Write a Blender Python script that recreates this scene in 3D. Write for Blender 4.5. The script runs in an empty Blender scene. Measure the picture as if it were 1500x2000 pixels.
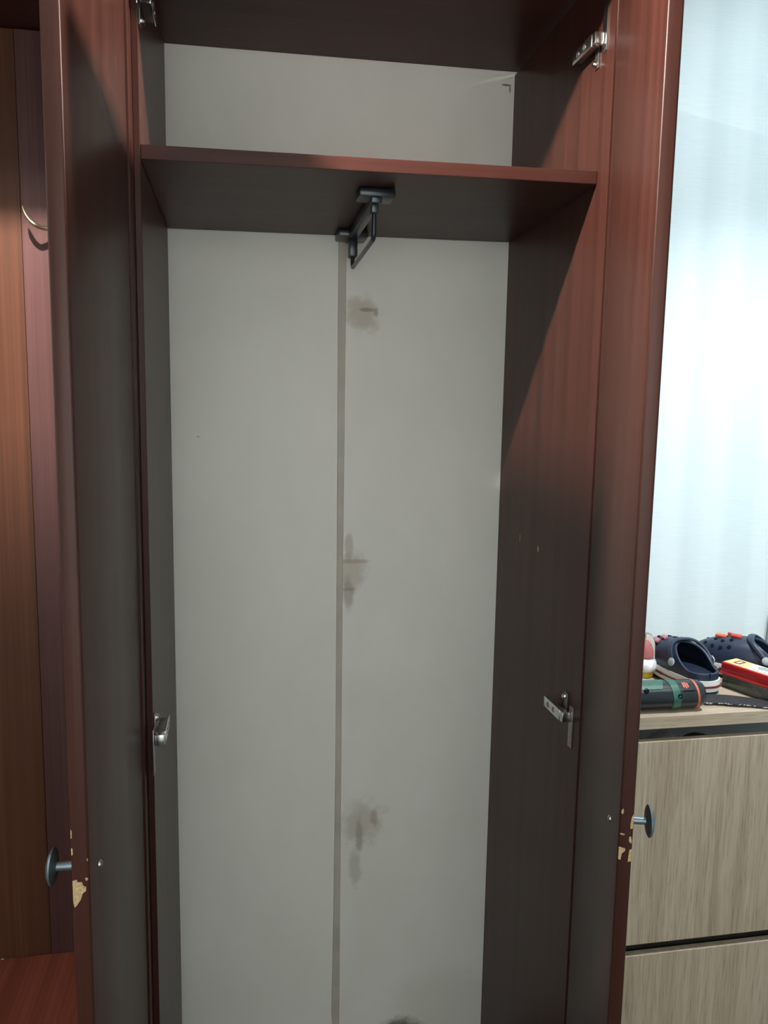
import bpy, bmesh, math, random
from mathutils import Vector, Matrix

# ------------------------------------------------------------------ scene, camera, light, exposure
S = bpy.context.scene
COL = S.collection
E = 1.62                       # eye height: all coordinates below are relative to the eye in z

cam_data = bpy.data.cameras.new('camera')
cam = bpy.data.objects.new('camera', cam_data)
COL.objects.link(cam)
fw = Vector((0.17818, 0.97542, -0.12968)); rt = Vector((0.98398, -0.17751, 0.01681)); up = Vector((0.00662, 0.1306, 0.99141))
cam.matrix_world = Matrix(((rt.x, up.x, -fw.x, -0.21543), (rt.y, up.y, -fw.y, -1.21839), (rt.z, up.z, -fw.z, E), (0, 0, 0, 1)))
cam_data.sensor_fit = 'VERTICAL'
cam_data.sensor_height = 24.0
cam_data.lens = 24.0 * 1527.82 / 2000.0
cam_data.clip_start = 0.02
S.camera = cam

S.view_settings.view_transform = 'Standard'
S.view_settings.look = 'None'
S.view_settings.gamma = 1.0
S.view_settings.use_curve_mapping = False
S.view_settings.exposure = 0.0

world = bpy.data.worlds.new('world'); S.world = world
world.use_nodes = True
bg = world.node_tree.nodes['Background']
bg.inputs[0].default_value = (0.55, 0.65, 0.75, 1)
bg.inputs[1].default_value = 0.05

LAMP = dict(
    dish_lamp=dict(loc=(-0.572, -0.42, 0.905), power=190, rad=0.016, col=(1.0, 0.95, 0.88)),
    spot_chest=dict(loc=(0.92, -0.16, 1.00), aim=(0.97, 0.20, -0.575), power=112, size=82, blend=1.0, rad=0.03, col=(0.97, 0.99, 1.0)),
    added_wall_wash=dict(loc=(1.35, -1.00, 1.00), aim=(1.05, 0.50, 0.24), power=100, size=64, blend=0.65, rad=0.03, col=(0.90, 0.985, 1.0)),  # unseen lamp added to brighten the wallpaper evenly
    spot_left=dict(loc=(0.92, -0.36, 1.00), aim=(-0.38, 0.05, 0.55), power=240, size=44, blend=0.5, rad=0.02, col=(1.0, 0.95, 0.88)),
    added_front_fill=dict(loc=(-0.35, -1.00, 1.00), aim=(-0.30, -2.2, 0.10), power=740, size=72, blend=0.8, rad=0.05, col=(1.0, 0.90, 0.815)),  # unseen lamp added as fill, bounced off the front wall
)

# ------------------------------------------------------------------ helpers
OFF = {}
def root(name, loc, label, cat, group=None, rotz=0.0):
    o = bpy.data.objects.new(name, None)
    o.empty_display_size = 0.05
    COL.objects.link(o)
    o.location = (loc[0], loc[1], loc[2] + E); o.rotation_euler = (0, 0, rotz)
    o['label'] = label; o['category'] = cat
    if group: o['group'] = group
    OFF[o.name] = Vector(loc)
    return o

class MB:
    """collects shapes of one mesh object, in room coordinates relative to the eye"""
    def __init__(s): s.bm = bmesh.new()
    def _bev(s, edges, b, seg=2):
        if b > 0: bmesh.ops.bevel(s.bm, geom=edges, offset=b, segments=seg, affect='EDGES', profile=0.5)
    def hexa(s, c, b=0.0, seg=2):
        vs = [s.bm.verts.new(v) for v in c]
        fs = []
        for q in ((0, 3, 2, 1), (4, 5, 6, 7), (0, 1, 5, 4), (1, 2, 6, 5), (2, 3, 7, 6), (3, 0, 4, 7)):
            fs.append(s.bm.faces.new([vs[i] for i in q]))
        es = list({e for f in fs for e in f.edges})
        s._bev(es, b, seg)
        return s
    def box(s, x0, x1, y0, y1, z0, z1, b=0.0, seg=2):
        return s.hexa([(x0, y0, z0), (x1, y0, z0), (x1, y1, z0), (x0, y1, z0), (x0, y0, z1), (x1, y0, z1), (x1, y1, z1), (x0, y1, z1)], b, seg)
    def quadprism(s, p, z0, z1, b=0.0, seg=2):
        return s.hexa([(x, y, z0) for x, y in p] + [(x, y, z1) for x, y in p], b, seg)
    def obox(s, c, ax, ay, az, b=0.0):
        c = Vector(c); ax = Vector(ax); ay = Vector(ay); az = Vector(az)
        pts = [c - ax - ay - az, c + ax - ay - az, c + ax + ay - az, c - ax + ay - az, c - ax - ay + az, c + ax - ay + az, c + ax + ay + az, c - ax + ay + az]
        return s.hexa(pts, b)
    def rings(s, rs, close=True, cap=True):
        V = [[s.bm.verts.new(p) for p in r] for r in rs]
        n = len(V[0])
        for a, b in zip(V, V[1:]):
            for i in range(n if close else n - 1):
                j = (i + 1) % n
                s.bm.faces.new((a[i], a[j], b[j], b[i]))
        if cap and close:
            s.bm.faces.new(list(reversed(V[0]))); s.bm.faces.new(V[-1])
        return V
    def lathe(s, base, axis, prof, seg=24):
        """prof: (distance along axis, radius)"""
        a = Vector(axis).normalized()
        u = a.orthogonal().normalized(); w = a.cross(u); base = Vector(base)
        rs = [[base + a * d + (u * math.cos(2 * math.pi * k / seg) + w * math.sin(2 * math.pi * k / seg)) * max(r, 1e-5) for k in range(seg)] for d, r in prof]
        s.rings(rs); return s
    def cyl(s, p0, p1, r, seg=16):
        d = Vector(p1) - Vector(p0)
        return s.lathe(p0, d, [(0, r * .9), (d.length * .04, r), (d.length * .96, r), (d.length, r * .9)], seg)
    def tube(s, pts, r, seg=10):
        pts = [Vector(p) for p in pts]; rs = []
        t0 = (pts[1] - pts[0]).normalized(); u = t0.orthogonal().normalized()
        for i, p in enumerate(pts):
            t = (pts[min(i + 1, len(pts) - 1)] - pts[max(i - 1, 0)]).normalized()
            u = (u - t * u.dot(t)).normalized(); w = t.cross(u)
            rr = r[i] if isinstance(r, (list, tuple)) else r
            rs.append([p + (u * math.cos(2 * math.pi * k / seg) + w * math.sin(2 * math.pi * k / seg)) * rr for k in range(seg)])
        s.rings(rs); return s
    def poly(s, pts, n):
        """thin patch: outline pts extruded along n"""
        n = Vector(n)
        a = [s.bm.verts.new(Vector(p)) for p in pts]; b = [s.bm.verts.new(Vector(p) + n) for p in pts]
        s.bm.faces.new(a[::-1]); s.bm.faces.new(b)
        for i in range(len(a)):
            j = (i + 1) % len(a); s.bm.faces.new((a[i], a[j], b[j], b[i]))
        return s
    def done(s, name, mat, parent=None, smooth=False, local=False, label=None, kind=None):
        bm = s.bm
        bmesh.ops.recalc_face_normals(bm, faces=bm.faces)
        o_off = Vector((0, 0, -E))
        if parent is not None and not local:
            p = parent
            while p.parent: p = p.parent
            o_off = OFF[p.name]
        if not local:
            for v in bm.verts: v.co = v.co - o_off
        me = bpy.data.meshes.new(name); bm.to_mesh(me); bm.free()
        if smooth:
            for f in me.polygons: f.use_smooth = True
            try: me.set_sharp_from_angle(angle=math.radians(40))
            except Exception: pass
        me.materials.append(mat)
        o = bpy.data.objects.new(name, me); COL.objects.link(o)
        if parent is not None: o.parent = parent
        if label: o['label'] = label
        if kind: o['kind'] = kind
        return o

# ------------------------------------------------------------------ materials
def nt(name, rough=0.5, spec=0.5, metal=0.0, col=(.5, .5, .5)):
    m = bpy.data.materials.new(name); m.use_nodes = True
    t = m.node_tree; b = t.nodes['Principled BSDF']
    b.inputs['Base Color'].default_value = (*col, 1); b.inputs['Roughness'].default_value = rough
    b.inputs['Metallic'].default_value = metal; b.inputs['Specular IOR Level'].default_value = spec
    return m, t, b
def N(t, typ, **kw):
    n = t.nodes.new(typ)
    for k, v in kw.items():
        if k in n.inputs.keys() if isinstance(k, str) else False: n.inputs[k].default_value = v
        else: setattr(n, k, v)
    return n
def objvec(t, scale, rnd=True):
    tc = t.nodes.new('ShaderNodeTexCoord'); mp = t.nodes.new('ShaderNodeMapping')
    mp.inputs['Scale'].default_value = scale
    if rnd:
        oi = t.nodes.new('ShaderNodeObjectInfo'); ml = t.nodes.new('ShaderNodeMath'); ml.operation = 'MULTIPLY'; ml.inputs[1].default_value = 13.7
        t.links.new(oi.outputs['Random'], ml.inputs[0])
        ad = t.nodes.new('ShaderNodeVectorMath'); ad.operation = 'ADD'
        t.links.new(tc.outputs['Object'], ad.inputs[0]); t.links.new(ml.outputs[0], ad.inputs[1]); t.links.new(ad.outputs[0], mp.inputs['Vector'])
    else: t.links.new(tc.outputs['Object'], mp.inputs['Vector'])
    return mp.outputs[0]
def noise(t, vec, scale=1.0, detail=4, rough=.55, dist=0.0):
    n = t.nodes.new('ShaderNodeTexNoise'); n.inputs['Scale'].default_value = scale; n.inputs['Detail'].default_value = detail
    n.inputs['Roughness'].default_value = rough; n.inputs['Distortion'].default_value = dist
    t.links.new(vec, n.inputs['Vector']); return n.outputs['Fac']
def ramp(t, fac, stops):
    r = t.nodes.new('ShaderNodeValToRGB'); e = r.color_ramp.elements
    while len(e) < len(stops): e.new(0.5)
    for k, (p, c) in zip(e, stops): k.position = p; k.color = (*c, 1)
    t.links.new(fac, r.inputs[0]); return r.outputs[0]
def mixc(t, a, b, fac, mode='MIX'):
    m = t.nodes.new('ShaderNodeMix'); m.data_type = 'RGBA'; m.blend_type = mode
    for sock, v in ((m.inputs[6], a), (m.inputs[7], b), (m.inputs[0], fac)):
        if hasattr(v, 'links'): t.links.new(v, sock)
        elif isinstance(v, (int, float)): sock.default_value = v
        else: sock.default_value = (*v, 1)
    return m.outputs[2]
def bump(t, b, h, strength, dist=0.001):
    n = t.nodes.new('ShaderNodeBump'); n.inputs['Strength'].default_value = strength; n.inputs['Distance'].default_value = dist
    t.links.new(h, n.inputs['Height']); t.links.new(n.outputs[0], b.inputs['Normal'])

def mahogany(name, axis, base=(0.053, 0.0172, 0.0120), rough=0.36, spec=0.20):
    m, t, b = nt(name, rough, spec)
    fine = [150, 150, 150]; fine[axis] = 1.6
    wide = [26, 26, 26]; wide[axis] = 0.35
    f = noise(t, objvec(t, fine), 1, 3, .6); w = noise(t, objvec(t, wide), 1, 3, .5, .3)
    dk = tuple(c * 0.72 for c in base); lt = tuple(c * k for c, k in zip(base, (1.25, 1.32, 1.35)))
    c1 = ramp(t, w, [(0.30, dk), (0.5, base), (0.72, lt)])
    c2 = ramp(t, f, [(0.3, (.82, .80, .80)), (0.7, (1.1, 1.1, 1.1))])
    t.links.new(mixc(t, c1, c2, 1.0, 'MULTIPLY'), b.inputs['Base Color'])
    bump(t, b, f, 0.05, 0.0004)
    return m
def oak(name, axis):
    m, t, b = nt(name, 0.55, 0.3)
    fine = [340, 340, 340]; fine[axis] = 13
    wide = [22, 22, 22]; wide[axis] = 1.1
    f = noise(t, objvec(t, fine), 1, 4, .65, .2); w = noise(t, objvec(t, wide), 1, 4, .6, .8)
    c1 = ramp(t, w, [(0.30, (.345, .27, .195)), (0.5, (.42, .342, .255)), (0.70, (.475, .40, .31))])
    c2 = ramp(t, f, [(0.30, (.68, .655, .625)), (0.48, (1, 1, 1)), (0.72, (1.16, 1.15, 1.13))])
    t.links.new(mixc(t, c1, c2, 1.0, 'MULTIPLY'), b.inputs['Base Color'])
    bump(t, b, f, 0.18, 0.0006)
    return m
def plain(name, col, rough=.5, spec=.5, metal=0., var=0.12, sc=40, bmp=0.0):
    m, t, b = nt(name, rough, spec, metal, col)
    f = noise(t, objvec(t, (sc, sc, sc)), 1, 3)
    c = ramp(t, f, [(0.3, tuple(x * (1 - var) for x in col)), (0.7, tuple(min(1, x * (1 + var)) for x in col))])
    t.links.new(c, b.inputs['Base Color'])
    if bmp: bump(t, b, f, bmp, 0.001)
    return m

WOODZ = mahogany('mahogany_laminate_upright', 2)
WOODX = mahogany('mahogany_laminate_across', 0)
WOODY = mahogany('mahogany_laminate_deep', 1)
OAKZ = oak('sonoma_oak_upright', 2); OAKX = oak('sonoma_oak_across', 0)
CHIPB = plain('bare_chipboard', (.48, .33, .18), .9, .1, var=.3, sc=400)
CHROME = plain('nickel_plated_steel', (.62, .62, .60), .22, .5, 1.0, .1)
DARKSTEEL = plain('dim_steel', (.30, .29, .28), .35, .5, .9, .15)
BRASS = plain('brass', (.70, .62, .42), .34, .5, 1.0, .1)
KNOBM = plain('graphite_knob_metal', (.20, .25, .28), .38, .5, .75, .1)
BLACKRAIL = plain('blue_black_enamel', (.012, .017, .026), .28, .5, 0, .2)
STRIPM = plain('grey_plastic_strip', (.47, .43, .365), .5, .3, 0, .10, 14)
GAP = plain('dark_rail', (.03, .025, .02), .8, .1)
WHITEIN = plain('white_melamine', (.74, .79, .82), .4, .4, 0, .03)

def fibreboard(name, marks=(), rx=0.0):
    m, t, b = nt(name, 0.55, 0.25)
    f = noise(t, objvec(t, (5, 5, 3)), 1, 4)
    c = ramp(t, f, [(0.3, (.73, .71, .645)), (0.7, (.79, .77, .71))])
    tc = t.nodes.new('ShaderNodeTexCoord')
    nz = t.nodes.new('ShaderNodeTexNoise'); nz.inputs['Scale'].default_value = 34; nz.inputs['Detail'].default_value = 5; nz.inputs['Roughness'].default_value = .65
    t.links.new(tc.outputs['Object'], nz.inputs['Vector'])
    for (cx, cz, ax, az, amt, rag, colr) in marks:
        mp = t.nodes.new('ShaderNodeMapping'); mp.vector_type = 'POINT'
        mp.inputs['Location'].default_value = (-(cx - rx) / ax, 0, -(cz + E) / az); mp.inputs['Scale'].default_value = (1 / ax, 0, 1 / az)
        t.links.new(tc.outputs['Object'], mp.inputs['Vector'])
        ln = t.nodes.new('ShaderNodeVectorMath'); ln.operation = 'LENGTH'; t.links.new(mp.outputs[0], ln.inputs[0])
        md = t.nodes.new('ShaderNodeMath'); md.operation = 'MULTIPLY_ADD'; md.inputs[1].default_value = rag; 
        t.links.new(nz.outputs['Fac'], md.inputs[0]); t.links.new(ln.outputs['Value'], md.inputs[2])
        mr = t.nodes.new('ShaderNodeMapRange'); mr.interpolation_type = 'SMOOTHSTEP'
        mr.inputs[1].default_value = 0.45 + rag * .42; mr.inputs[2].default_value = 1.0 + rag * .5; mr.inputs[3].default_value = amt; mr.inputs[4].default_value = 0.0
        t.links.new(md.outputs[0], mr.inputs[0])
        c = mixc(t, c, colr, mr.outputs[0])
    t.links.new(c, b.inputs['Base Color'])
    return m

def wallpaper():
    m, t, b = nt('pale_striped_wallpaper', 0.7, 0.2)
    st = noise(t, objvec(t, (9, 9, 0.02), False), 1, 2, .5)
    ln = noise(t, objvec(t, (14, 14, 420), False), 1, 4, .7)
    c1 = ramp(t, st, [(0.38, (.485, .565, .595)), (0.5, (.52, .60, .63)), (0.62, (.545, .62, .65))])
    c2 = ramp(t, ln, [(0.3, (.93, .94, .95)), (0.7, (1.03, 1.03, 1.03))])
    t.links.new(mixc(t, c1, c2, 1.0, 'MULTIPLY'), b.inputs['Base Color'])
    bump(t, b, ln, 0.25, 0.0008)
    return m
WALL = wallpaper()
CEIL = plain('white_ceiling_paint', (.78, .79, .79), .8, .2, 0, .02)
FLOOR = mahogany('dark_laminate_floor', 1, (.10, .075, .055))

# ------------------------------------------------------------------ the room
def struct(name, mb, mat):
    o = mb.done(name, mat); o['kind'] = 'structure'; return o
struct('floor', MB().box(-1.75, 1.65, -2.3, .62, -E - .08, -E), FLOOR)
struct('ceiling', MB().box(-1.75, 1.65, -2.3, .62, 1.06, 1.14), CEIL)
struct('wall_back', MB().box(-1.65, 1.55, .50, .60, -E, 1.06), WALL)
struct('wall_front', MB().box(-1.65, 1.55, -2.3, -2.2, -E, 1.06), WALL)
struct('wall_left', MB().box(-1.75, -1.65, -2.3, .60, -E, 1.06), WALL)
struct('wall_right', MB().box(1.55, 1.65, -2.3, .60, -E, 1.06), WALL)

# ------------------------------------------------------------------ lamps
def spot(name, d, label):
    x, y, z = d['loc']
    r = root(name, (x, y, 1.06), label, 'ceiling lamp', None)
    aim = (Vector(d['aim']) - Vector(d['loc'])).normalized()
    MB().lathe((x, y, 1.06), (0, 0, -1), [(0, .04), (.008, .04), (.012, .034)], 24).done('ceiling_rose', CHROME, r, True)
    MB().lathe(Vector((x, y, z)) - aim * .045, aim, [(0, .018), (.004, .026), (.05, .032), (.05, .029), (.03, .028), (.03, .001)], 24).done('lamp_head', CHROME, r, True)
    L = bpy.data.lights.new(name + '_light', 'SPOT'); L.energy = d['power']; L.spot_size = math.radians(d['size']); L.spot_blend = d['blend']
    L.shadow_soft_size = d['rad']; L.color = d['col']
    o = bpy.data.objects.new(name + '_light', L); COL.objects.link(o); o.parent = r
    o.location = Vector((x, y, z)) + aim * .012 - OFF[r.name]; o.rotation_euler = aim.to_track_quat('-Z', 'Y').to_euler()
d = LAMP['dish_lamp']; lx, ly, lz = d['loc']
r = root('ceiling_lamp', (lx, ly, 1.06), 'ceiling lamp with a metal dish and hood added to limit its light', 'ceiling lamp')
MB().lathe((lx, ly, 1.06), (0, 0, -1), [(0, .045), (.010, .045), (.014, .038), (.014, .016), (.042, .016), (.042, .001)], 24).done('ceiling_rose', CHROME, r, True)
DISH_R, DISH_D = .086, .110
MB().lathe((lx, ly, lz + .040), (0, 0, -1), [(0, .018), (.004, .050), (.030, .094), (.0625, .1000), (.0625, .0975), (.030, .090), (.006, .046), (.003, .014)], 40).done('added_hood', CHROME, r, True)  # hood added to keep direct lamp light off the upper wall
MB().lathe((lx, ly, lz - DISH_D), (0, 0, -1), [(0, DISH_R), (.003, DISH_R), (.016, DISH_R * .6), (.020, .001)], 40).done('dish', CHROME, r, True)  # dish added below the bulb to cut light to the lower parts
for k in range(3):
    a = 2 * math.pi * k / 3 + 2.6
    MB().cyl((lx + .040 * math.cos(a), ly + .040 * math.sin(a), 1.05), (lx + .080 * math.cos(a), ly + .080 * math.sin(a), lz - DISH_D - .001), .0012, 8).done('dish_rod', CHROME, r, True)
L = bpy.data.lights.new('ceiling_lamp_light', 'POINT'); L.energy = d['power']; L.shadow_soft_size = d['rad']; L.color = d['col']
o = bpy.data.objects.new('ceiling_lamp_light', L); COL.objects.link(o); o.parent = r; o.location = Vector(d['loc']) - OFF[r.name]
spot('ceiling_spotlight', LAMP['spot_chest'], 'small ceiling spotlight straight above the oak shoe cabinet')
spot('ceiling_spotlight', LAMP['added_wall_wash'], 'added unseen spotlight by the right wall, washing the pale wallpaper')
spot('ceiling_spotlight', LAMP['spot_left'], 'small ceiling spotlight nearest the wardrobe, aimed over its right door')
spot('ceiling_spotlight', LAMP['added_front_fill'], 'added unseen fill spotlight bounced off the wall facing the wardrobe')

# ------------------------------------------------------------------ wardrobe
D = .4723; ZB = -E + .0; TOP = .735
WR = root('wardrobe', (0, .23, -E), 'tall mahogany wardrobe with both doors open and empty inside', 'wardrobe')
SX = .0391                                  # the shelf is set back by this much
MB().box(-.3877, -.3697, 0, D, -E, .708, .0008).done('side_panel', WOODZ, WR)
MB().box(-.3696, -.360, SX, D, -E + .08, .704, .0008).done('side_lining', WOODZ, WR)
MB().box(.3594, .3774, 0, D, -E, .708, .0008).done('side_panel', WOODZ, WR)
def zsh(x, y): return .367 + .0149 * x - .016 * y
TH = .0207
c = [(-.3598, SX), (.3592, SX), (.3592, D - .004), (-.3598, D - .004)]
MB().hexa([(x, y, zsh(x, y)) for x, y in c] + [(x, y, zsh(x, y) + TH) for x, y in c], .0012).done('shelf', WOODX, WR)
c = [(-.3877, -.10), (.3774, -.10), (.3774, D), (-.3877, D)]
MB().hexa([(x, y, .709 + .0141 * x) for x, y in c] + [(x, y, .735 + .0141 * x) for x, y in c], .0015).done('top_board', WOODX, WR)
MB().box(-.3696, .3593, .004, D, -E + .062, -E + .08, .001).done('bottom_board', WOODX, WR)
MB().box(-.3696, .3593, .03, .046, -E, -E + .062, .001).done('plinth', WOODX, WR)

br = (.36, .28, .19)
gr = (.27, .235, .18)
FIB0 = fibreboard('grey_white_fibreboard', [(-.3055, -.0627, .003, .003, .5, .1, gr)])
ST = [(.040, .200, .050, .050, .50, 1.3, br), (.050, .2105, .022, .0055, .75, .8, gr), (.069, .207, .008, .014, .6, .8, gr),
      (.026, -.335, .048, .007, .55, .9, br), (.024, -.36, .042, .055, .42, 1.2, br), (.016, -.41, .016, .05, .55, .9, gr), (.016, -.300, .012, .04, .4, .9, gr),
      (.014, -.398, .025, .005, .5, .6, gr),
      (.055, -.955, .065, .075, .40, 1.4, br), (.082, -.945, .014, .03, .45, 1.0, (.26, .17, .08)), (.048, -.99, .012, .06, .5, 1.0, gr), (.04, -1.06, .02, .07, .35, 1.2, gr),
      (.155, -1.505, .07, .05, .85, .9, (.07, .06, .05)), (.26, -1.44, .16, .12, .12, .6, br),  # dark smudge at the bottom; wide faint tint paints in reddish bounce light
      (.342, .687, .012, .0025, .9, .5, (.1, .09, .08))]
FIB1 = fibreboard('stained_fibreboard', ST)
Y0, Y1 = D, D + .004
MB().box(-.376, -.0065, Y0, Y1, -E + .07, .375, 0).done('back_panel', FIB0, WR)
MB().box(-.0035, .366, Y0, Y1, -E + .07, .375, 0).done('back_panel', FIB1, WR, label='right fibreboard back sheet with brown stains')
MB().box(-.376, .366, Y0, Y1, .3755, .733, 0).done('back_panel', fibreboard('upper_fibreboard', [(.342, .687, .014, .003, .9, .5, (.1, .09, .08)), (.350, .68, .003, .012, .7, .5, (.1, .09, .08))]), WR)
# jointing strip: slightly crooked H-profile
jz = [(.372, -.0135, .0037), (.20, -.0132, .0036), (-.1, -.0118, .0032), (-.45, -.0108, .0030), (-.8, -.0100, .0038), (-1.15, -.0112, .0044), (-1.43, -.0142, .0050), (-1.47, -.0112, .0054)]
mb = MB()
mb.rings([[(a, D - .0003, z), (a + .001, D - .0022, z), (b_ - .001, D - .0022, z), (b_, D - .0003, z)] for z, a, b_ in jz], True, True)
mb.done('joint_strip', STRIPM, WR)

# hinges: wing plate on the side panel, boss, arm running back into the cabinet
def hinge(sx, face, zc, flip):
    """sx: +1 plate on the right panel (points to -x), face: x of the panel, flip: +1 long wing downwards"""
    h = MB().box(min(face, face - sx * .002), max(face, face - sx * .002), .026, .042, min(zc + flip * .021, zc - flip * .055), max(zc + flip * .021, zc - flip * .055), .0006).done('hinge', CHROME if flip < 0 else DARKSTEEL, WR, True)
    def bx(x0, x1, y0, y1, z0, z1, b=.001):
        X = sorted((face - sx * x0, face - sx * x1)); Z = sorted((zc + flip * z0, zc + flip * z1))
        return MB().box(X[0], X[1], y0, y1, Z[0], Z[1], b)
    met = CHROME
    bx(.002, .018, .034, .050, -.009, .010, .002).done('hinge_boss', met, h, True)
    m = bx(.016, .019, .046, .118, -.009, .011, .001)
    m.bm.verts.ensure_lookup_table()
    m.done('hinge_arm', met, h, True)
    bx(.004, .0165, .050, .112, .005, .0085, .0005).done('arm_flange', DARKSTEEL, h, True)
    bx(.004, .0165, .050, .112, -.0085, -.005, .0005).done('arm_flange', DARKSTEEL, h, True)
    for y in (.072, .098):
        X = face - sx * .019
        MB().lathe((X, y, zc + flip * .001), (-sx, 0, 0), [(0, .005), (.0008, .0048), (.0012, .003), (.0004, .002)], 14).done('screw', DARKSTEEL, h, True)
    bx(.0, .0025, .052, .066, .006, .038, .001).done('mounting_plate', DARKSTEEL, h, True)
    MB().lathe((face - sx * .0025, .059, zc + flip * .031), (-sx, 0, 0), [(0, .0055), (.004, .005), (.006, .003), (.006, .0005)], 14).done('screw', CHROME, h, True)
hinge(1, .3594, -.5385, 1); hinge(1, .3594, .594, -1)
hinge(-1, -.360, -.5385, 1); hinge(-1, -.360, .590, -1)

# doors
def door(side, hinge_pt, alpha, thick, s_knob, z_knob):
    h = Vector((*hinge_pt, 0))
    if side < 0: dr = Vector((-math.sin(alpha), -math.cos(alpha), 0)); n = Vector((-math.cos(alpha), math.sin(alpha), 0))
    else: dr = Vector((math.sin(alpha), -math.cos(alpha), 0)); n = Vector((math.cos(alpha), math.sin(alpha), 0))
    Lw = .36; a = h + dr * .0015; b = h + dr * Lw
    z0, z1 = -E + .07, .700
    P = [a, b, b + n * thick, a + n * thick]
    if side > 0: P = P[::-1]
    o = MB().quadprism([(p.x, p.y) for p in P], z0, z1, .0030, 3).done('door', WOODZ, WR, True)
    k = h + dr * s_knob + Vector((0, 0, z_knob))
    kb = k + n * thick
    MB().lathe(kb, n, [(0, .0055), (.001, .0055), (.028, .005), (.030, .008), (.0305, .019), (.0318, .0213), (.034, .0205), (.037, .015), (.039, .008), (.0397, .001)], 32).done('knob', KNOBM, o, True, label='grey mushroom-shaped metal knob')
    MB().lathe(k, -n, [(0, .0048), (.0015, .0046), (.003, .003), (.0034, .0005)], 14).done('bolt_head', CHROME, o, True)
    # bare patches where the laminate of the free edge is chipped; (u across the edge, z)
    def chip(pts):
        q = [b + dr * .0002 + n * (thick * u) + Vector((0, 0, z)) for u, z in pts]
        MB().poly(q, dr * .0004).done('chipped_patch', CHIPB, o)
    return o, chip
DL, chipL = door(-1, (-.3727, -.003), .0359, .0197, .311, -.536)
DR, chipR = door(1, (.3610, -.003), -.2948, .0184, .300, -.5455)

S.view_settings.exposure = 0.0
chipL([(u, -.524 + (z + .544) * .62) for u, z in [(.93, -.546), (.70, -.544), (.64, -.549), (.42, -.549), (.36, -.556), (.20, -.559), (.22, -.567), (.40, -.571), (.50, -.582), (.74, -.594), (.86, -.598), (.93, -.585)]])
chipL([(.24, -.5225), (.08, -.5225), (.10, -.5255), (.22, -.5255)])
chipL([(.12, -.4995), (.06, -.4995), (.06, -.5025), (.12, -.5025)])
chipL([(.94, -.464), (.87, -.466), (.88, -.474), (.94, -.475)])
chipL([(.94, -.486), (.86, -.487), (.86, -.494), (.94, -.495)])
chipR([(.12, -.501), (.22, -.499), (.28, -.503), (.20, -.507), (.10, -.505)])
chipR([(.82, -.511), (.94, -.505), (.94, -.525), (.78, -.526), (.76, -.519)])
chipR([(.10, -.5325), (.40, -.533), (.40, -.5350), (.12, -.5345)])
chipR([(.74, -.537), (.84, -.536), (.93, -.543), (.88, -.546), (.72, -.543)])
chipR([(.06, -.551), (.50, -.553), (.50, -.556), (.30, -.560), (.22, -.569), (.07, -.568)])
chipR([(.78, -.555), (.94, -.553), (.94, -.570), (.72, -.571)])
X = .3594
MB().poly([(X, .224, -.262), (X, .229, -.262), (X, .231, -.271), (X, .225, -.274), (X, .222, -.268)], (-.0003, 0, 0)).done('chipped_patch', CHIPB, WR)
MB().poly([(X, .3295, -.255), (X, .3315, -.255), (X, .3312, -.271), (X, .3295, -.268)], (-.0003, 0, 0)).done('chipped_patch', CHIPB, WR)

# pull-out garment rail under the shelf
def zu(y): return zsh(.01, y)
xr = .009
GR = MB().box(xr - .009, xr + .009, .125, D - .012, zu(.3) - .020, zu(.3) - .002, .002).done('garment_rail', BLACKRAIL, WR, True, label='black pull-out garment rail under the shelf')
MB().box(xr - .031, xr + .031,   .118, .168, zu(.15) - .014, zu(.15), .004).done('mounting_bracket', BLACKRAIL, GR, True)
MB().box(xr - .031, xr + .031, .405, .465, zu(.43) - .015, zu(.43), .004).done('mounting_bracket', BLACKRAIL, GR, True)
MB().box(xr - .0065, xr + .0065, .140, .168, .330, .350, .002).done('rod_holder', BLACKRAIL, GR, True)
MB().box(xr - .0085, xr + .0085, .402, .432, .306, .346, .003).done('rod_holder', BLACKRAIL, GR, True)
pts = [(xr, .152, .345), (xr, .152, .320), (xr, .1525, .300)]
for k in range(1, 8):
    a = k / 8 * math.pi / 2; pts.append((xr, .1525 + .010 * (1 - math.cos(a)), .300 - .010 * math.sin(a)))
pts += [(xr, .165, .2895), (xr, .28, .2875), (xr, .402, .2855)]
for k in range(1, 8):
    a = k / 8 * math.pi / 2; pts.append((xr, .404 + .010 * math.sin(a), .2855 + .010 * (1 - math.cos(a))))
pts += [(xr, .4145, .297), (xr, .4145, .320)]
MB().tube(pts, .0041, 12).done('hanging_bar', BLACKRAIL, GR, True)

# ------------------------------------------------------------------ coat rack unit left of the wardrobe
HS = root('coat_rack_panel', (-.72, .47, -E), 'mahogany coat rack panel with shelf above, left of the open wardrobe', 'coat rack')
WOODO = mahogany('mahogany_orange_board', 2, (.088, .033, .017))
for k, (x0, x1) in enumerate([(-1.08, -.861), (-.860, -.637)]):
    MB().box(x0, x1, .472, .490, -E, .704, .001).done('back_board', WOODO, HS)
WOODP = mahogany('mahogany_pinkish_board', 2, (.070, .030, .027))  # pinker tone than the boards to its left
MB().box(-.636, -.389, .470, .490, -E, .704, .001).done('back_board', WOODP, HS)
MB().box(-1.08, -.389, -.10, .490, .706, .730, .0015).done('top_shelf', WOODX, HS)
MB().box(-1.098, -1.081, .0, .490, -E, .730, .001).done('side_panel', WOODZ, HS)
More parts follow.
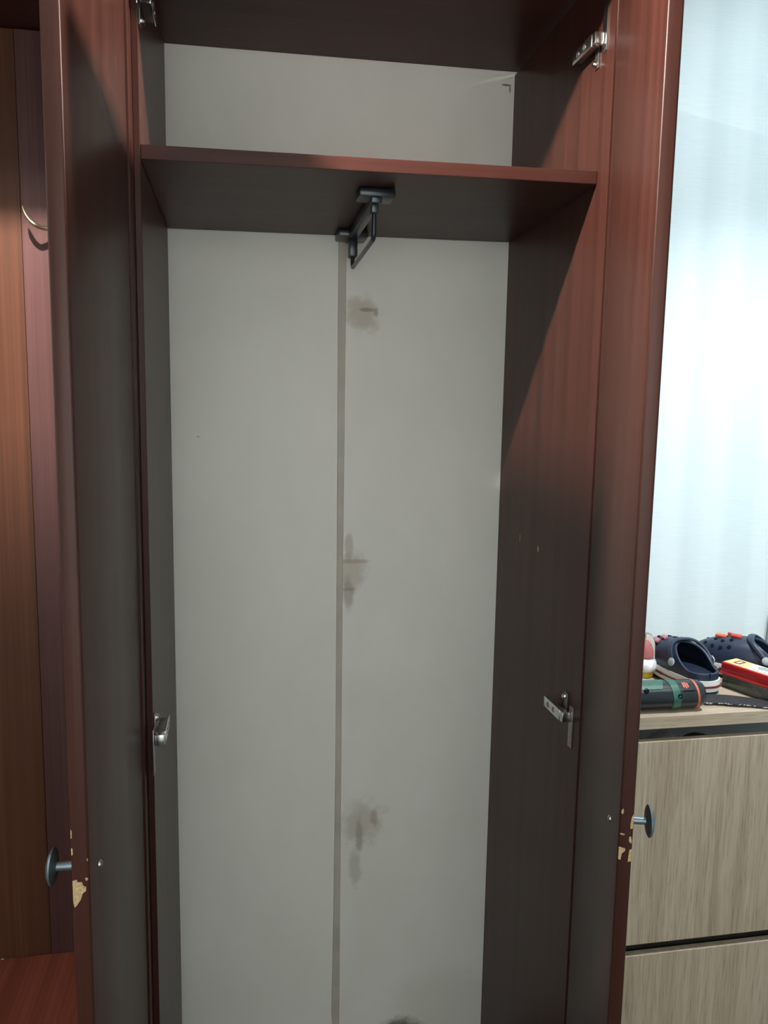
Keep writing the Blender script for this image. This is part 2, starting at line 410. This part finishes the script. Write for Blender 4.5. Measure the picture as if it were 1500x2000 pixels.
# brass double hook
hx, hz = -.562, .360
HK = MB().box(hx - .010, hx + .010, .4665, .470, hz - .012, hz + .034, .002).done('coat_hook', BRASS, HS, True, label='brass double coat hook')
def hookarm(s):
    path = []
    for k in range(19):
        u = k / 18
        a = math.pi * (.03 + .86 * u)             # U-shaped arm, opening upwards, swinging out from the plate
        path.append(Vector((hx + s * (.006 + .054 * (1 - math.cos(a)) / 2), .466 - .046 * min(1, u * 1.6), hz - .002 - .029 * math.sin(a) + .022 * u * u)))
    mb = MB(); rs = []
    for i, p in enumerate(path):
        t = (path[min(i + 1, 18)] - path[max(i - 1, 0)]).normalized(); w = Vector((0, 1, 0)); w = (w - t * t.dot(w)).normalized(); nn = t.cross(w)
        k_ = 1.0 if i < 17 else (.8 if i == 17 else .45)
        hw = .0058 * k_; ht = (.0046 - .0014 * abs(i - 9) / 9) * k_
        rs.append([p + w * hw * math.cos(q) + nn * ht * math.sin(q) for q in [2 * math.pi * j / 12 for j in range(12)]])
    mb.rings(rs); mb.done('hook_arm', BRASS, HK, True)
hookarm(-1); hookarm(1)

BN = root('hall_bench', (-.735, .30, -E), 'low reddish mahogany bench seat below the coat hook', 'bench')
ZS = -1.203
MB().box(-1.078, -.430, -.02, .4695, ZS - .022, ZS, .0015).done('seat_board', mahogany('mahogany_bench_lit', 1, (.27, .070, .042)), BN)  # seat colour brightened in place of overhead lamp light
MB().box(-1.070, -1.052, .0, .466, -E, ZS - .023, .001).done('side_panel', WOODZ, BN)
MB().box(-.456, -.438, .0, .466, -E, ZS - .023, .001).done('side_panel', WOODZ, BN)
MB().box(-1.051, -.457, .012, .028, -E + .05, ZS - .026, .001).done('front_panel', WOODX, BN)
MB().poly([(-.7405, .4688, ZS), (-.7335, .4688, ZS), (-.735, .4660, ZS), (-.7395, .4658, ZS)], (0, 0, .0004)).done('chipped_patch', plain('pale_chip', (.7, .6, .5), .8), BN)

# ------------------------------------------------------------------ oak shoe cabinet
ZC = -.575
CB = root('shoe_cabinet', (.76, .29, -E), 'light oak shoe cabinet with two flap fronts beside the wardrobe', 'cabinet')
CX0, CX1 = .425, 1.125
MB().box(CX0, CX1, .100, .496, ZC - .0247, ZC, .0008).done('top_board', OAKX, CB)
MB().box(CX0 + .004, CX0 + .020, .118, .494, -E, ZC - .0255, .001).done('side_panel', OAKZ, CB)
MB().box(CX1 - .020, CX1 - .004, .118, .494, -E, ZC - .115, .001).done('side_panel', OAKZ, CB)  # unseen right side stops low to let light into the gap
MB().box(CX0 + .021, CX1 - .021, .488, .492, -E, ZC - .0255, 0).done('back_panel', WHITEIN, CB)
MB().box(CX0 + .021, CX1 - .021, .135, .487, -.742, -.726, .001).done('inner_shelf', WHITEIN, CB)
MB().box(CX0 + .021, CX1 - .021, .128, .16, -1.100, -1.062, .001).done('divider_rail', GAP, CB)
MB().box(CX0 + .004, CX1 - .004, .101, .117, -1.0495, -.6255, .001).done('flap', OAKZ, CB)
MB().box(CX0 + .004, CX1 - .004, .101, .117, -1.500, -1.0735, .001).done('flap', OAKZ, CB)
MB().box(CX0 + .02, CX1 - .02, .130, .146, -E, -1.503, .001).done('plinth', OAKX, CB)
MB().box(CX1 - .030, CX1 - .006, .40, .486, ZC - .115, ZC - .0255, .001).done('top_block', WHITEIN, CB)

# ------------------------------------------------------------------ shoes in the cabinet gap (only their tops show)
def low_shoe(name, x, y, z, length, width, height, mat, label, mat2):
    r = root(name, (x, y, z), label, 'shoe')
    mb = MB(); rs = []
    ny, nx = 12, 16
    for j in range(ny):
        v = j / (ny - 1); t = v * 2 - 1
        w = width / 2 * max(.03, (1 - abs(t) ** 2.6)) ** .5; hh = height * max(.10, (1 - abs(t) ** 3)) ** .5 * (.72 + .28 * (1 - v))
        yy = (v - .5) * length
        ring = []
        for i in range(nx):
            a = 2 * math.pi * i / nx; ca, sa = math.cos(a), math.sin(a)
            ring.append((w * ca, yy, .012 + max(0, sa) * (hh - .012) - max(0, -sa) * .0))
        rs.append(ring)
    mb.rings(rs); mb.done('upper', mat, r, True, local=True)
    mb = MB(); rs = []
    for zz, g in ((0, .96), (.006, 1.04), (.0125, 1.04)):
        rs.append([(width / 2 * g * (abs(math.cos(a)) ** .8) * (1 if math.cos(a) > 0 else -1), length / 2 * 1.02 * math.sin(a), zz) for a in [2 * math.pi * k / 24 for k in range(24)]])
    mb.rings(rs); mb.done('sole', mat2, r, True, local=True)
    return r
FELT = plain('grey_felt', (.62, .61, .58), .95, .1, 0, .25, 120, .6)
BLK = plain('black_rubber', (.012, .014, .016), .5, .4, 0, .2)
low_shoe('felt_slipper', .652, .205, -.7255, .125, .074, .0825, FELT, 'grey fuzzy slipper inside the gap under the cabinet top', BLK)
low_shoe('dark_shoe', .733, .205, -.7255, .130, .084, .0700, BLK, 'black shoe inside the gap under the cabinet top', BLK)

# ------------------------------------------------------------------ clogs
NAVY = plain('navy_foam', (.017, .027, .052), .42, .4, 0, .12, 200)
NAVYD = plain('navy_foam_inside', (.008, .014, .032), .6, .3, 0, .15, 200)
SOLEW = plain('off_white_foam', (.66, .67, .64), .5, .3, 0, .04)
MAROON = plain('maroon_foam', (.13, .018, .028), .5, .3)
OUTS = plain('dark_outsole', (.02, .028, .03), .6, .3)
RIV = plain('pale_grey_rivet', (.34, .38, .40), .4, .4)
HOLE = plain('hole_shadow_foam', (.004, .006, .010), .9, .1)
LEN = .225; LF = LEN / .255
def cw(y):                                       # half-width of the outline
    v = min(max(y / LEN, 0), 1)
    heel = min(1, (v / .16)) ; hw = .0365 + .0125 * math.sin(min(1, max(0, (v - .18) / .62)) * math.pi) ** .9 if v < .8 else .0365
    hw = .0365 + .0125 * max(0, math.sin(max(0, min(1, (v - .15) / .75)) * math.pi))
    e = 1.0
    if v < .14: e = math.sqrt(max(0, 1 - (1 - v / .14) ** 2))
    if v > .72: e = math.sqrt(max(0, 1 - ((v - .72) / .28) ** 2.2))
    return max(hw * e, .0012)
def ch(y):                                       # height of the vamp above the sole top
    v = y / LEN
    if v < .46: return .0575
    q = (v - .46) / .54
    return .014 + .0435 * (1 - q ** 1.9) ** .62 if q < 1 else .014
def rim(y):                                      # height of the side wall above the sole top
    v = y / LEN
    if v < .10: return .016
    q = min(1, (v - .10) / .36); q = q * q * (3 - 2 * q)
    return .016 + .0415 * q
ZS0 = .030
def ypos(n): return [LEN * (.5 - .5 * math.cos(math.pi * k / (n - 1))) for k in range(n)]
def sect(y, th, g=0.0):
    w = cw(y) + g; h = ch(y) + g
    c_, s_ = math.cos(th), math.sin(th)
    return Vector(((1 if c_ >= 0 else -1) * w * abs(c_) ** .72, y, ZS0 + h * max(0, s_) ** .85))
def clog(label, loc, rotz, charms, group):
    r = root('clog', loc, label, 'shoe', group, rotz)
    def done(mb, name, mat, par=r, smooth=True, **k): return mb.done(name, mat, par, smooth, local=True, **k)
    ys = ypos(34)
    # sole: outsole, white midsole, maroon line
    def band(z0, z1, g, bulge=.0015):
        mb = MB(); rs = []
        out = [(cw(y) + g, y) for y in ys] + [(-(cw(y) + g), y) for y in ys[::-1]]
        out = [(x, y + (g if y > LEN * .5 else -g) * (1 if abs(y - LEN / 2) > LEN * .42 else 0)) for x, y in out]
        for z, k in ((z0, 0), ((z0 + z1) / 2, 1), (z1, 0)):
            rs.append([(x * (1 + k * bulge / .04), y, z) for x, y in out])
        mb.rings(rs); return mb
    done(band(0, .0080, -.0003), 'outsole', OUTS)
    so = done(band(.0080, .0310, .0020), 'midsole', SOLEW)
    done(band(.0165, .0205, .0036), 'sole_stripe', MAROON, so)
    # heart-like printed blobs on the side of the sole
    for yy in (.150, .170, .192, .120):
        yy *= LF; w = cw(yy) + .0042
        mb = MB(); mb.obox((-w, yy, .019), (.0008, 0, 0), (0, .007 if yy > .115 else .014, .0), (0, 0, .0055 if yy > .115 else .0028), .0007); done(mb, 'side_emblem', MAROON, so)
    # upper
    bm_ = MB(); K = 12; grid = []
    for y in ys:
        h = ch(y); rr = min(rim(y), h); s_ = min(1.0, (rr / h)) ** (1 / .85); tm = math.asin(s_) if y < LEN * .46 else math.pi / 2
        row = [sect(y, tm * k / K) for k in range(K + 1)] + [sect(y, math.pi - tm * (K - k) / K) for k in range(K + 1)]
        grid.append([bm_.bm.verts.new(p) for p in row])
    for a, b_ in zip(grid, grid[1:]):
        for i in range(2 * K + 1):
            if i == K: continue
            bm_.bm.faces.new((a[i], a[i + 1], b_[i + 1], b_[i]))
    bmesh.ops.remove_doubles(bm_.bm, verts=bm_.bm.verts, dist=.0009)
    up_ = done(bm_, 'upper', NAVY)
    md = up_.modifiers.new('thickness', 'SOLIDIFY'); md.thickness = .006; md.offset = -1
    md = up_.modifiers.new('smooth', 'SUBSURF'); md.levels = 1; md.render_levels = 1
    mb = MB()
    out = [(cw(y) - .003, y) for y in ys[1:-1]] + [(-(cw(y) - .003), y) for y in ys[1:-1][::-1]]
    mb.rings([[(x, y, .030) for x, y in out], [(x * .97, y, .036) for x, y in out]])
    done(mb, 'footbed', NAVYD)
    # strap folded forward over the vamp, along the rim of the opening
    rs = []; M = 26
    for k in range(M + 1):
        th = math.pi * k / M; s_ = math.sin(th)
        yc = (.072 + .045 * (max(0, s_) ** .9)) * LF; hw = .0080; lf = -.0015 * s_
        th2 = .09 * math.pi + th * .82
        a = sect(yc - hw, th2, .0005); b_ = sect(yc + hw, th2, .0005); a2 = sect(yc - hw, th2, .0075 + lf); b2 = sect(yc + hw, th2, .0065 + lf); m2 = sect(yc, th2, .0090 + lf)
        rs.append([a, a2, m2, b2, b_])
    mb = MB(); mb.rings(rs); st = done(mb, 'strap', NAVY)
    md = st.modifiers.new('smooth', 'SUBSURF'); md.levels = 1; md.render_levels = 1
    for sg in (1, -1):
        p = sect(.074 * LF, .10 * math.pi if sg > 0 else .90 * math.pi, .0070)
        mb = MB(); mb.lathe(p, (sg, -.15, .25), [(0, .0085), (.002, .0085), (.0034, .006), (.0038, .0005)], 18); done(mb, 'rivet', RIV)
    # ventilation holes
    mb = MB()
    for (yy, th) in [(.150, .50), (.158, .38), (.158, .62), (.172, .50), (.178, .36), (.178, .64), (.196, .44), (.196, .57), (.160, .24), (.160, .76), (.180, .22), (.180, .78), (.200, .26), (.200, .74), (.218, .35), (.218, .65)]:
        yy *= LF; p = sect(yy, th * math.pi, .0006); n = (sect(yy, th * math.pi, .004) - sect(yy, th * math.pi, 0)).normalized()
        mb.lathe(p - n * .001, n, [(0, .0042), (.0012, .0042), (.0013, .0005)], 10)
    done(mb, 'vent_holes', HOLE, up_, False, kind='stuff')
    for (yy, th, sx_, mat) in charms:
        yy *= LF; p = sect(yy, th * math.pi, .003); n = (sect(yy, th * math.pi, .006) - sect(yy, th * math.pi, 0)).normalized()
        mb = MB(); u = Vector((0, 1, 0)); u = (u - n * u.dot(n)).normalized(); w = n.cross(u)
        mb.obox(p, u * sx_, w * sx_ * .62, n * .003, .0016); done(mb, 'shoe_charm', mat)
    return r
RED = plain('red_charm', (.45, .035, .03), .4); ORG = plain('orange_charm', (.62, .12, .05), .4); BLU = plain('pale_blue_charm', (.35, .45, .55), .4); PNK = plain('pink_charm', (.42, .16, .20), .4); WHT = plain('white_charm', (.7, .72, .74), .4)
clog('navy clog seen from its heel, white sole with maroon line, behind the cordless tool', (.731, .190, ZC), math.radians(2), [(.170, .70, .009, PNK), (.196, .68, .009, BLU), (.180, .78, .006, WHT), (.158, .60, .008, PNK)], 'pair of navy clogs on the shoe cabinet')
hd = Vector((-.74, .67))
clog('navy clog with orange and red charms, behind the red lidded box', (.968, .222, ZC), math.atan2(-hd.x, hd.y), [(.186, .50, .012, ORG), (.150, .52, .011, RED), (.168, .38, .006, RED)], 'pair of navy clogs on the shoe cabinet')

# ------------------------------------------------------------------ bottle at the left end of the cabinet top
BT = root('bottle', (.659, .325, ZC), 'small plastic bottle with clear cap, red top and white collar', 'bottle')
CLEAR, t, b = nt('clear_plastic', .12, .5, 0, (.88, .92, .94)); b.inputs['Transmission Weight'].default_value = .9; b.inputs['IOR'].default_value = 1.25
f = noise(t, objvec(t, (30, 30, 30)), 1, 2); c_ = ramp(t, f, [(0.3, (.84, .89, .92)), (.7, (.92, .95, .96))]); t.links.new(c_, b.inputs['Base Color'])
bx, by = .659, .325
MB().lathe((bx, by, ZC), (0, 0, 1), [(0, .018), (.001, .0195), (.013, .0195), (.019, .019)], 28).done('body', plain('yellow_plastic', (.55, .40, .03), .4), BT, True)
MB().lathe((bx, by, ZC + .014), (0, 0, 1), [(0, .021), (.001, .0235), (.006, .0265), (.016, .0265), (.023, .024), (.028, .019), (.029, .004)], 28).done('collar', plain('white_plastic', (.78, .82, .82), .35), BT, True)
MB().lathe((bx, by, ZC + .0435), (0, 0, 1), [(0, .013), (.002, .0145), (.016, .0135), (.028, .010), (.036, .005), (.037, .0005)], 24).done('applicator', plain('red_sponge', (.62, .10, .09), .7, .2), BT, True)
MB().lathe((bx, by, ZC + .0430), (0, 0, 1), [(0, .0205), (.001, .0205), (.030, .0200), (.043, .017), (.0535, .010), (.0545, .0005)], 28).done('clear_cap', CLEAR, BT, True)

# ------------------------------------------------------------------ cordless tool lying on its side
TL = root('cordless_screwdriver', (.61, .1405, ZC), 'dark green cordless screwdriver with orange ring lying on the cabinet top', 'power tool')
DKG = plain('blackish_green_rubber', (.011, .017, .021), .30, .5, 0, .2, 90); GRN = plain('green_plastic', (.030, .115, .085), .4, .45, 0, .1); ORR = plain('orange_band', (.50, .115, .065), .5)
ax = Vector((1, -.02, 0)).normalized(); R_ = .0282
p0 = Vector((.489, .1405, ZC + R_ + .0005))
def along(x0, x1, r0, r1, name, mat, par=TL):
    return MB().lathe(p0 + ax * x0, ax, [(0, r0 * .97), (.0012, r0), (x1 - x0 - .0012, r1), (x1 - x0, r1 * .97)], 36).done(name, mat, par, True)
body = MB().lathe(p0, ax, [(-.03, .006), (-.028, .014), (-.004, .016), (0, .022), (.01, .026), (.06, R_ - .001), (.12, R_ - .0006), (.172, R_ - .0006), (.181, R_ - .002), (.1865, R_ - .006), (.189, R_ - .013), (.1895, .001)], 40).done('body', DKG, TL, True)
def rband(x0, x1, g, mat, name, skew=.0):
    rs = []
    for xx, gg in ((x0, -.0004), (x0 + .0006, g), (x1 - .0006, g), (x1, -.0004)):
        rs.append([p0 + ax * (xx + skew * math.cos(2 * math.pi * k / 40)) + Vector((0, 1, 0)) * math.sin(2 * math.pi * k / 40) * (R_ - .0006 + gg) + Vector((0, 0, 1)) * math.cos(2 * math.pi * k / 40) * (R_ - .0006 + gg) for k in range(40)])
    mb = MB(); mb.rings(rs); return mb.done(name, mat, body, True)
rband(.114, .131, .0011, GRN, 'green_ring', -.003)
rband(.1655, .171, .0009, ORR, 'orange_ring', -.003)
# green top shell
mb = MB(); rs = []
for k in range(13):
    a = math.radians(-48 + 96 * k / 12)
    rs.append([p0 + ax * xx + Vector((0, -1, 0)) * math.sin(a) * rr + Vector((0, 0, 1)) * math.cos(a) * rr for xx, rr in ((.02, R_ - .003), (.02, R_ + .0010), (.104 - .014 * math.sin(a), R_ + .0010), (.106 - .014 * math.sin(a), R_ - .003))])
mb.rings(rs); mb.done('green_shell', GRN, TL, True)
# orange print and dark window on the right end
def onbody(x0, x1, a0, a1, g, name, mat):
    mb = MB(); rs = []
    for k in range(7):
        a = math.radians(a0 + (a1 - a0) * k / 6)
        rs.append([p0 + ax * xx + Vector((0, -1, 0)) * math.sin(a) * rr + Vector((0, 0, 1)) * math.cos(a) * rr for xx, rr in ((x0, R_ - .002), (x0, R_ - .0006 + g), (x1, R_ - .0006 + g), (x1, R_ - .002))])
    mb.rings(rs); return mb.done(name, mat, body, True)
onbody(.138, .1415, 18, 44, .0006, 'orange_print', ORR); onbody(.1425, .146, 18, 48, .0006, 'orange_print', ORR); onbody(.147, .150, 22, 44, .0006, 'orange_print', ORR)
onbody(.136, .160, 56, 61, .0004, 'dark_slot', HOLE)
for xx, a in ((.060, 52), (.127, 78)):
    a = math.radians(a); n = Vector((0, -math.sin(a), math.cos(a)))
    MB().lathe(p0 + ax * xx + n * (R_ - .0022), n, [(0, .0046), (.0036, .0046), (.0037, .0036), (.0026, .0030), (.0026, .0003)], 16).done('screw_hole', HOLE, body, True)

# ------------------------------------------------------------------ red-lidded box
ld = Vector((.345, -.9386, 0)); sd = Vector((.9386, .345, 0))
bc = Vector((.787, .240, ZC)); LB, WB = .165, .050
BXR = root('storage_box', tuple(bc + ld * LB / 2 + sd * WB / 2), 'small smoky plastic box with red lid and yellow label', 'box')
REDP = plain('red_plastic', (.42, .012, .016), .35, .5, 0, .05)
SMOKE, t, b = nt('smoky_clear_plastic', .15, .5, 0, (.10, .11, .105)); b.inputs['Transmission Weight'].default_value = .55
f = noise(t, objvec(t, (18, 18, 18)), 1, 2); c_ = ramp(t, f, [(0.3, (.05, .055, .05)), (.7, (.15, .16, .15))]); t.links.new(c_, b.inputs['Base Color'])
def bbox(l0, l1, s0, s1, z0, z1, bv=.001):
    q = bc + ld * (l0 + l1) / 2 + sd * (s0 + s1) / 2 + Vector((0, 0, (z0 + z1) / 2))
    return MB().obox(q, ld * (l1 - l0) / 2, sd * (s1 - s0) / 2, Vector((0, 0, (z1 - z0) / 2)), bv)
bbox(.003, LB - .003, .003, WB - .003, 0, .034, .002).done('body', SMOKE, BXR, True)
lid = bbox(0, LB, 0, WB, .033, .0555, .004).done('lid', REDP, BXR, True)
bbox(-.0012, LB + .0012, -.0012, WB + .0012, .030, .0345, .001).done('lid_rim', plain('bright_red_plastic', (.55, .03, .03), .35), lid, True)
YEL = plain('yellow_label', (.72, .56, .24), .55, .3, 0, .04); WL = plain('white_label', (.75, .78, .77), .5, .3, 0, .03); GREYP = plain('grey_print', (.26, .32, .32), .5); RDP = plain('dark_red_print', (.25, .02, .025), .5); PINKP = plain('pale_print', (.78, .62, .62), .5)
lab = bbox(.004, LB - .004, .004, WB - .004, .0553, .0559, .0002).done('label', YEL, lid)
bbox(.018, .034, .014, .040, .0559, .0561, 0).done('label_emblem', RDP, lid); bbox(.0225, .029, .019, .035, .0561, .0562, 0).done('label_emblem', PINKP, lid)
bbox(.043, .0442, .006, WB - .006, .0559, .0561, 0).done('label_line', GREYP, lid)
bbox(.054, LB - .006, .006, WB - .006, .0559, .0561, 0).done('label_picture', WL, lid)
mb = MB()
q = bc + ld * .085 + sd * .032 + Vector((0, 0, .0561))
mb.poly([q + ld * a + sd * b_ for a, b_ in ((-.020, -.002), (-.012, -.012), (.006, -.010), (.020, -.004), (.024, .006), (.012, .012), (.004, .006), (-.008, .010), (-.018, .008))], (0, 0, .0002)); mb.done('label_print', GREYP, lid)
for k in range(6): bbox(.060 + k * .008, .065 + k * .008, .0085, .0125, .0561, .0562, 0).done('label_print', RDP if k % 3 else GREYP, lid)

# ------------------------------------------------------------------ dark strap lying flat with a frayed edge
STP = root('strap', (.762, .150, ZC), 'flat blackish strap with a frayed pale edge between tool and box', 'strap')
CLOTH = plain('black_webbing', (.035, .034, .038), .85, .2, 0, .3, 300, .5); FRAY = plain('pale_frayed_thread', (.42, .40, .37), .95, .1, 0, .3, 300)
Ap, Bp, Cp, Dp = Vector((.700, .186)), Vector((.680, .146)), Vector((.90, .108)), Vector((.875, .071 + .035))
mb = MB(); rs = []
random.seed(5); edge = []
for k in range(21):
    u = k / 20
    a = Vector((.700, .188)).lerp(Vector((.895, .122)), u) + Vector((0, .006 * math.sin(u * 5))); b_ = Vector((.684, .147)).lerp(Vector((.870, .083 + .0)), u)
    b_.y = max(b_.y, .1035) - .001 * math.sin(u * 23); a.y = max(a.y, b_.y + .016)
    z = .0018 + .0015 * (math.sin(u * 6) + 1)
    edge.append((b_, z))
    m_ = a.lerp(b_, .5)
    rs.append([(a.x, a.y, ZC + z - .001), (a.x, a.y, ZC + z + .0018), (m_.x, m_.y, ZC + z + .0035), (b_.x, b_.y, ZC + z + .0014), (b_.x, b_.y, ZC + z - .001)])
mb.rings(rs); so = mb.done('webbing', CLOTH, STP, True)
mb = MB()
for k in range(220):
    u = random.random() ** .9; i = min(19, int(u * 20)); b_ = edge[i][0].lerp(edge[i + 1][0], u * 20 - i); z = edge[i][1]
    s_ = random.uniform(.0004, .0010)
    if math.sin(u * 31) + math.sin(u * 73) < -.2: continue
    mb.obox((b_.x + random.uniform(-.002, .002), b_.y - random.uniform(-.0008, .0012), ZC + z + random.uniform(0, .0016)), (s_ * 1.5, 0, 0), (0, s_, 0), (0, 0, s_ * .6))
mb.done('frayed_edge', FRAY, STP, kind='stuff')

# ------------------------------------------------------------------ grey carton standing at the right end of the cabinet
GC = root('carton', (1.100, .485, ZC), 'narrow grey carton standing against the wall at the right edge', 'carton')
GREYC = plain('grey_cardboard', (.30, .34, .36), .7, .2, 0, .06)
MB().hexa([(1.083, .470, ZC), (1.120, .470, ZC), (1.120, .496, ZC), (1.083, .496, ZC), (1.087, .472, ZC + .082), (1.118, .472, ZC + .082), (1.118, .494, ZC + .082), (1.087, .494, ZC + .082)], .001).done('carton_body', GREYC, GC)
MB().hexa([(1.0865, .4715, ZC + .0825), (1.1185, .4715, ZC + .0825), (1.1185, .4945, ZC + .0825), (1.0865, .4945, ZC + .0825), (1.092, .480, ZC + .092), (1.113, .480, ZC + .092), (1.113, .486, ZC + .092), (1.092, .486, ZC + .092)], .0005).done('carton_flap', GREYC, GC)
